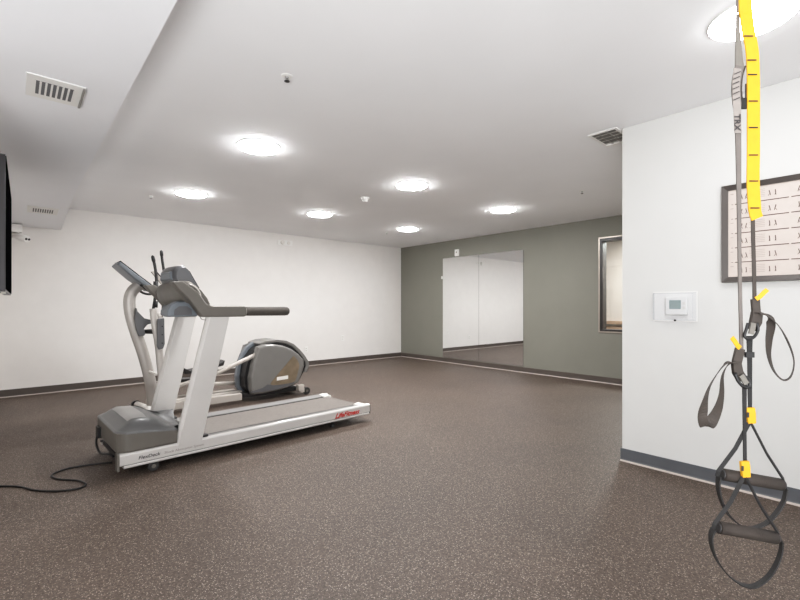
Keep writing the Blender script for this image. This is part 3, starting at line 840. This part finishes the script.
m = E(); m.tube([(1.10, CY, .47), (1.17, NY, .44), (1.19, NY, .38)], .012, 8); m.build('cable_guide', M['pale'], EL)
# pedal levers and pedals
for y, p in ((NY + .03, [(1.19, .27), (1.42, .31), (1.75, .385), (2.36, .62)]), (FY - .03, [(1.30, .27), (1.6, .25), (1.9, .20), (2.3, .17)])):
    m = E(); m.tube([(x, y, z) for x, z in p], .026, 12, flat=((0, 1, 0), .7)); m.build('pedal_lever', M['beam'], EL)
for y, x0, x1, z0, z1 in ((NY + .05, 1.42, 1.84, .425, .475), (FY - .05, 1.42, 1.84, .285, .27)):
    m = E(); m.loft([[(x0, y - .075, z0), (x0, y + .075, z0), (x0 - .02, y + .08, z0 + .075), (x0 - .02, y - .08, z0 + .075)],
                     [(x0 + .05, y - .08, z0 + .002), (x0 + .05, y + .08, z0 + .002), (x0 + .05, y + .085, z0 + .035), (x0 + .05, y - .085, z0 + .035)],
                     [(x1 - .06, y - .08, z1), (x1 - .06, y + .08, z1), (x1 - .06, y + .085, z1 + .035), (x1 - .06, y - .085, z1 + .035)],
                     [(x1, y - .07, z1 + .01), (x1, y + .07, z1 + .01), (x1 + .015, y + .075, z1 + .07), (x1 + .015, y - .075, z1 + .07)]])
    m.build('pedal', M['dark'], EL, bevel=.006)
    m = E(); m.tube([((x0 + x1) / 2, y, z0 + .01), ((x0 + x1) / 2, y, z0 - .07)], .02, 8); m.build('pedal_mount', M['dark'], EL)
# rear drive housing
shell = [(2.26, .675), (2.35, .702), (2.46, .700), (2.60, .672), (2.72, .622), (2.82, .55), (2.90, .465), (2.905, .39), (2.87, .28), (2.82, .17), (2.68, .125), (2.50, .10), (2.32, .088), (2.19, .09), (2.16, .16), (2.155, .30), (2.19, .46), (2.235, .60)]
cover = [(2.22, .66), (2.30, .715), (2.40, .745), (2.55, .752), (2.68, .730), (2.79, .68), (2.88, .60), (2.95, .52), (3.01, .43), (3.02, .37), (2.98, .28), (2.90, .14), (2.7, .10), (2.14, .085), (2.09, .16), (2.085, .30), (2.11, .45), (2.16, .58)]
for (y0, y1) in ((5.185, 5.285), (5.615, 5.715)):
    s = 1 if y0 < CY else -1
    yo, yi = (y0, y1) if s > 0 else (y1, y0)
    cx, cz = 2.47, .37
    def rg(y, k): return [(cx + (a - cx) * k, y, cz + (b - cz) * k) for a, b in shell]
    m = E(); m.loft([rg(yi, 1.0), rg(yi - s * .05, 1.0), rg(yo + s * .02, .985), rg(yo + s * .004, .95), rg(yo, .90)])
    sh = m.build('side_shell', M['shell'], EL)
    m = E(); tri = spline([(2.735, .535), (2.62, .42), (2.50, .30), (2.42, .215), (2.44, .185), (2.55, .178), (2.72, .185), (2.765, .22), (2.80, .32), (2.82, .40), (2.79, .475), (2.735, .535)], 2)[:-1]
    m.prism([(p[0], p[1]) for p in [(q.x, q.y) for q in [Vector((w[0], w[1])) for w in tri]]], 'y', min(yo - s * .003, yo + s * .01), max(yo - s * .003, yo + s * .01))
    pn = m.build('side_panel', M['bronze'], sh)
    m = E(); m.prism([(2.50, .235), (2.655, .240), (2.655, .285), (2.50, .278)], 'y', min(yo - s * .005, yo - s * .003), max(yo - s * .005, yo - s * .003)); m.build('badge', M['pale'], pn)
    # darker lower band of the shell
    m = E(); band = [(2.13, .10), (2.30, .094), (2.50, .102), (2.66, .127), (2.765, .157), (2.83, .36), (2.80, .40), (2.76, .20), (2.62, .165), (2.45, .165), (2.37, .19), (2.30, .15), (2.16, .125)]
    band = [(cx + (a - cx) * .93, cz + (b - cz) * .93) for a, b in band]
    m.prism(band, 'y', min(yo - s * .0015, yo + s * .012), max(yo - s * .0015, yo + s * .012)); m.build('lower_band', M['shell_dark'], sh)
m = E(); m.prism(cover, 'y', 5.45, 5.53); m.build('center_cover', M['slate'], EL, bevel=.012, seg=3)
m = E()
arc = [c for c in cover[1:11]]
inner = [(2.47 + (a - 2.47) * .9, .37 + (b - .37) * .9) for a, b in arc]
m.prism(arc + inner[::-1], 'y', 5.27, 5.63); m.build('top_cover', M['shell'], EL, bevel=.012, seg=3)
m = E(); m.prism([(2.47 + (a - 2.47) * .90, .37 + (b - .37) * .90) for a, b in cover], 'y', 5.28, 5.62); m.build('drive_core', M['black'], EL)
m = E(); m.box(2.12, 2.86, CY - .15, CY + .15, .045, .10); m.build('housing_base', M['dark'], EL, bevel=.01)

# ------------------------------------------------------------------ suspension trainer (hung from the ceiling, ~0.88 m in front of the lens)
D0 = .88
def Q(px, py, dd=0.0):
    k = (D0 + dd) / 433.5
    return CAMP + FV * (D0 + dd) + RV * ((px - 400) * k) + ZV * ((306 - py) * k)
root = Q(746, 530); root = Vector((root.x, root.y, 0.6))
ST = thing('suspension_trainer', 'black and yellow strap suspension trainer with two foam handles hanging from the ceiling', 'strap trainer', root)
def S(): return MB(root)
def Qs(pts, k=4, dd=0.0):
    return [Q(p[0], p[1], dd + (p[2] if len(p) > 2 else 0)) for p in (spline([tuple(q) if len(q) > 2 else (q[0], q[1], 0) for q in pts], k))]
px_m = D0 / 433.5
# anchor up to the ceiling
top = Q(745, 0); zc = ZC
m = S(); m.ribbon([Vector((top.x, top.y, ZC - .05)), Q(745, -60), Q(745, -6), Q(745, 14)], RV, [.03, .03, .026, .024], .003); m.build('anchor_strap', M['yellow'], ST)
m = S(); m.disc((top.x, top.y), .045, 'z', ZC - .008, ZC - .0005, 24)
m.tube([(top.x - .02, top.y, ZC - .008), (top.x - .02, top.y, ZC - .04), (top.x, top.y, ZC - .06), (top.x + .02, top.y, ZC - .04), (top.x + .02, top.y, ZC - .008)], .005, 8)
m.build('ceiling_mount', M['steel'], ST)
m = S(); m.ribbon([Q(744, 12, .004), Q(744, -3, .004)], RV, 14 * px_m, .006); m.build('stitched_sleeve', M['web_light'], ST)
# yellow strap with black tick marks
yp = [(745.5, 10), (748, 30), (752, 50), (753.2, 75), (753.4, 110), (753.4, 150), (753, 180), (754, 200), (755, 212), (757.2, 218.5)]
m = S(); Y_ = Qs(yp, 3); m.ribbon(Y_, RV, [12.5 * px_m] * (len(Y_) - 4) + [12 * px_m, 12 * px_m, 12 * px_m, 12 * px_m], .0025); ys = m.build('yellow_strap', M['yellow'], ST)
for (x, y) in ((748.6, 36), (752, 60), (752.6, 74.5), (753.4, 101), (753.5, 127.5), (753.6, 155), (753.8, 181), (755, 208)):
    m = S(); m.ribbon([Q(x, y - .65, -.0028), Q(x, y + .65, -.0028)], RV, 9 * px_m, .0008); m.build('tick_mark', M['black'], ys)
# grey strap on the left
m = S(); m.ribbon([Q(737.5, 14, .004), Q(737.8, 30, .004), Q(738.5, 50, .004), Q(739.5, 69, .004)], RV, [3 * px_m, 4 * px_m, 6.5 * px_m, 9 * px_m], .002); m.build('inner_strap', M['taupe'], ST)
gp = [(739.5, 66), (736.8, 78), (735.8, 90), (737.5, 112), (738.2, 140), (738.7, 180), (739.2, 230), (740, 290), (741, 330), (741.5, 352)]
G_ = Qs(gp, 3); wds = []
for i, p in enumerate(G_):
    f_ = i / (len(G_) - 1); wds.append(max(3.4, 9.0 - 8.0 * f_) * px_m if f_ > .3 else (8.6 - 1.0 * f_) * px_m)
m = S(); m.ribbon(G_, RV, wds, .0025); gs = m.build('grey_strap', M['web_grey'], ST)
m = S(); m.ribbon([Q(737.6, 68.5, -.0035), Q(736, 82, -.0035), Q(736.3, 99, -.0035), Q(737.3, 112, -.0035), Q(738, 133, -.0035)], RV, [7.5 * px_m] * 4 + [7.2 * px_m], .0008); m.build('label_patch', M['web_light'], gs)
m = S()
for (y, x) in ((72, 737.5), (77, 736.6), (82, 736), (87, 736), (92, 736.2), (98, 736.6)):
    m.ribbon([Q(x - 3.2, y + 2.2, -.005), Q(x + 3.2, y - .6, -.005)], ZV, .9 * px_m, .0006)
m.build('label_stripe', M['ink'], gs)
tx_ = text_part('label_lettering', 'TRX', 8.6 * px_m, M['ink'], gs, (0, 0, 0), (0, 0, 0), bold=.0004, ext=.0003)
# text runs downwards, read from the right: baseline on the left
tq = Q(734.6, 114, -.006)
mx = Matrix((( -ZV.x, RV.x, -FV.x, 0), (-ZV.y, RV.y, -FV.y, 0), (-ZV.z, RV.z, -FV.z, 0), (0, 0, 0, 1)))
tx_.data.transform(mx); tx_.data.transform(Matrix.Translation(tq - root))
m = S(); m.tube(Qs([(745.5, 66), (742.3, 76), (741.3, 90), (742.8, 102), (744.3, 107), (745.6, 100), (745.8, 84)], 4, .003), .0016, 6); m.build('thread_loop', M['web_dark'], ST)
m = S(); m.ribbon([Q(743.8, 98, .002), Q(743.8, 109, .002)], RV, 5 * px_m, .003); m.build('loop_tab', M['web_black'], ST)

def ribbon_loop(name, pts, wd, width, mt, k=5, th=.0016, parent=ST):
    m = S(); P_ = Qs(pts, k)
    if isinstance(wd, list):
        W_ = [Vector(w) for w in spline([tuple(w) for w in wd], k)]
    else: W_ = wd
    if isinstance(width, list):
        Ww = [w.x for w in spline([(w, 0, 0) for w in width], k)]
    else: Ww = width
    m.ribbon(P_, W_, Ww, th); return m.build(name, mt, parent)
FS = (FV + RV * .81).normalized(); RS = (RV - FV * .81).normalized()   # along and across the line of the hanging straps
# right leg: thin strap, tag, cam buckle
ribbon_loop('main_strap', [(752.8, 216, .003), (753.2, 240), (754, 270), (754.6, 302)], RV, 3.8 * px_m, M['web_dark'])
ribbon_loop('yellow_tag', [(756, 299, -.004), (760, 296.5, -.006), (764, 292.5, -.008), (767.5, 289.5, -.01)], ZV, 4.2 * px_m, M['yellow'])
m = S(); m.ribbon([Q(755, 299), Q(756.2, 314)], RV, 8 * px_m, .006); m.build('strap_sleeve', M['web_dark'], ST, bevel=.001)
m = S(); m.ribbon([Q(757, 312, .001), Q(755.5, 322, .001), Q(752.5, 330, .001)], RV, [10 * px_m, 11 * px_m, 8 * px_m], .008); m.build('buckle_webbing', M['web_dark'], ST, bevel=.001)
m = S(); m.tube(Qs([(748, 323, -.006), (746, 330, -.006), (744.5, 336, -.006), (748, 339, -.006), (754, 337, -.006), (758, 330, -.006), (757, 323, -.006)], 3), .0028, 8); m.build('cam_buckle', M['black'], ST)
m = S(); m.ribbon([Q(753.5, 323, -.008), Q(751, 334, -.008)], RV, 5 * px_m, .003); m.build('buckle_tongue', M['taupe'], ST)
ribbon_loop('slack_loop', [(760, 314, 0), (767, 316, 0), (771, 324, .006), (769, 340, .012), (769, 356, .012), (774, 371, .008), (783, 380, 0), (791, 376, -.008), (794, 361, -.012), (788, 342, -.010), (778, 325, -.006), (766, 315, -.004), (758, 313, -.004)],
            [tuple(FS), tuple(FS + RS * .2), tuple(RS + FS * .6), tuple(RS * .8 + FS * .9), tuple(RS * .4 + FS), tuple(FS + RS * .15), tuple(FS), tuple(FS), tuple(FS), tuple(FS - RS * .1), tuple(FS), tuple(FS + ZV * .1), tuple(FS + ZV * .2)], [8 * px_m] * 13, M['web_dark'])
ribbon_loop('lower_strap', [(749.5, 336), (749.6, 352), (749.8, 380), (750, 411)], RV, [6.2 * px_m, 5 * px_m, 4.2 * px_m, 3.8 * px_m], M['web_black'])
m = S(); m.ribbon([Q(749.4, 352, -.001), Q(749.4, 357.5, -.001)], RV, 8.5 * px_m, .005); m.build('strap_keeper', M['black'], ST)
# left leg
ribbon_loop('yellow_tag', [(740, 348, -.004), (737.5, 345.5, -.006), (734.5, 341, -.008), (731.8, 337.5, -.01)], (RV + ZV * .6), 4.4 * px_m, M['yellow'])
m = S(); m.ribbon([Q(740, 348.5), Q(736.5, 363)], RV, 9 * px_m, .006); m.build('strap_sleeve', M['web_dark'], ST, bevel=.001)
m = S(); m.ribbon([Q(736, 362, -.001), Q(737.5, 372, -.001), Q(742, 380, -.001)], RV, [8.5 * px_m, 9.5 * px_m, 9 * px_m], .008); m.build('buckle_webbing', M['web_dark'], ST, bevel=.001)
m = S(); m.tube(Qs([(735, 373, -.006), (738, 381, -.006), (744, 387, -.006), (749.5, 386, -.006), (748.5, 380, -.006), (743, 375, -.006)], 3), .0032, 8); m.build('cam_buckle', M['black'], ST)
m = S(); m.ribbon([Q(741, 375, -.008), Q(746.5, 384, -.008)], RV, 5 * px_m, .003); m.build('buckle_tongue', M['taupe'], ST)
ribbon_loop('slack_loop', [(733, 363, 0), (727, 363.5, -.003), (720, 370, -.006), (710, 386, -.012), (705, 402, -.016), (702.5, 417, -.012), (705, 426, -.004), (711, 422, .006), (718, 409, .010), (721.5, 394, .010), (722.5, 376, .006), (728, 365, .002), (735, 362, 0)],
            [tuple(FS + ZV * .1), tuple(FS), tuple(FS), tuple(FS + RS * .1), tuple(FS * .9 + RS * .3), tuple(FS * .6 + RS * .8), tuple(FS * .6 + RS * .8), tuple(FS * .6 + RS * .8), tuple(FS * .8 + RS * .6), tuple(FS * .9 + RS * .4), tuple(FS + RS * .15), tuple(FS), tuple(FS)], [9*px_m]*3 + [10*px_m, 12*px_m] + [9*px_m]*2 + [11*px_m]*2 + [9*px_m]*4, M['web_dark'])
ribbon_loop('lower_strap', [(744.5, 384, -.002), (744.4, 400, -.004), (744.6, 430, -.006), (745, 464, -.008)], RV, [4.4 * px_m, 4.0 * px_m, 3.4 * px_m, 3.4 * px_m], M['web_black'])

def handle(yl, tip, hl, hr, loop, dd, wl):
    """yl: centre of the yellow web lock, hl/hr: grip ends, loop: strap under the grip"""
    m = S()
    a, b, hw_ = yl
    m.ribbon([Q(a - .8, b - 8, dd - .002), Q(a, b - 2, dd - .003), Q(a + .8, b + 8, dd - .002)], RV, [8 * px_m, 8.6 * px_m, 7.5 * px_m], .007); lk = m.build('web_lock', M['yellow'], ST, bevel=.001)
    m = S(); m.ribbon([Q(a - 2.4, b - 3, dd - .0075), Q(a - 2.4, b + 2, dd - .0075)], RV, 2.2 * px_m, .0008); m.build('web_lock_slot', M['black'], lk)
    m = S(); m.tube([Q(hl[0] + 1, hl[1], dd), Q(hr[0] - 1, hr[1], dd)], 5.9 * px_m, 20); g = m.build('foam_grip', M['foam'], ST)
    A_, B_ = Q(hl[0], hl[1], dd), Q(hr[0], hr[1], dd); t_ = (B_ - A_).normalized()
    m = S(); m.tube([A_ - t_ * .001, A_ + t_ * .003], 5.0 * px_m, 18); m.build('grip_end', M['dark'], ST)
    m = S(); m.tube([B_ - t_ * .003, B_ + t_ * .002], 5.0 * px_m, 18); m.build('grip_end', M['dark'], ST)
    m = S(); P_ = [Q(tip[0] - 1, tip[1], dd - .004), Q((tip[0] + hl[0]) / 2 - .5, (tip[1] + hl[1]) / 2, dd - .003), Q(hl[0] - 3.2, hl[1] - 3, dd - .001), Q(hl[0] - 4.4, hl[1] + 2, dd)]
    m.ribbon(P_, RS, [3.6 * px_m] * 4, .002); m.build('handle_strap', M['web_black'], ST)
    m = S(); P_ = [Q(tip[0] + 1, tip[1], dd - .004), Q((tip[0] + hr[0]) / 2 + 1, (tip[1] + hr[1]) / 2, dd - .003), Q(hr[0] + 2, hr[1] - 5, dd - .001), Q(hr[0] + 3.4, hr[1] + 1, dd)]
    m.ribbon(P_, FS + RS * .05, .010, .0034); m.build('handle_strap', M['web_black'], ST)
    P_ = Qs(loop, 5, dd)
    n_ = len(P_)
    W_ = []
    for i in range(n_):
        f_ = i / (n_ - 1)
        W_.append((FV * 1.0 + RV * (.30 + .25 * f_) + ZV * (-.25 * math.sin(f_ * PI))).normalized())
    m = S(); m.ribbon(P_, W_, .022, .0022); m.build('foot_loop', M['web_black'], ST)
handle((750.5, 415.5, 8), (750, 423), (721.5, 474.2), (781.5, 484.5), [(719, 476), (718, 486), (721, 500), (728, 514), (740, 525), (752, 528), (766, 523), (777, 512), (784, 500), (786, 488)], 0.0, 1)
handle((745, 469, 8), (744.5, 477), (717.5, 527.2), (776, 537.5), [(713.5, 529), (711, 536), (712, 548), (718, 562), (728, 575), (741, 584), (754, 586), (767, 578), (776, 565), (781, 551), (781.5, 540)], -.012, 1)

# ------------------------------------------------------------------ colour management
scene.view_settings.view_transform = 'Standard'
scene.view_settings.look = 'None'
scene.view_settings.exposure = 0.5
scene.view_settings.gamma = 1.0
scene.view_settings.use_curve_mapping = True
cmap = scene.view_settings.curve_mapping
cmap.white_level = (2, 2, 2)
cu_ = cmap.curves[3]
cu_.points[0].location = (0, 0); cu_.points[1].location = (1, 1)
for p in ((.012, .019), (.05, .094), (.12, .24), (.22, .44), (.34, .62), (.5, .76), (.72, .88)): cu_.points.new(*p)
cmap.update()
scene.cycles.max_bounces = 12
scene.cycles.diffuse_bounces = 6
scene.cycles.transparent_max_bounces = 32
scene.cycles.use_denoising = True
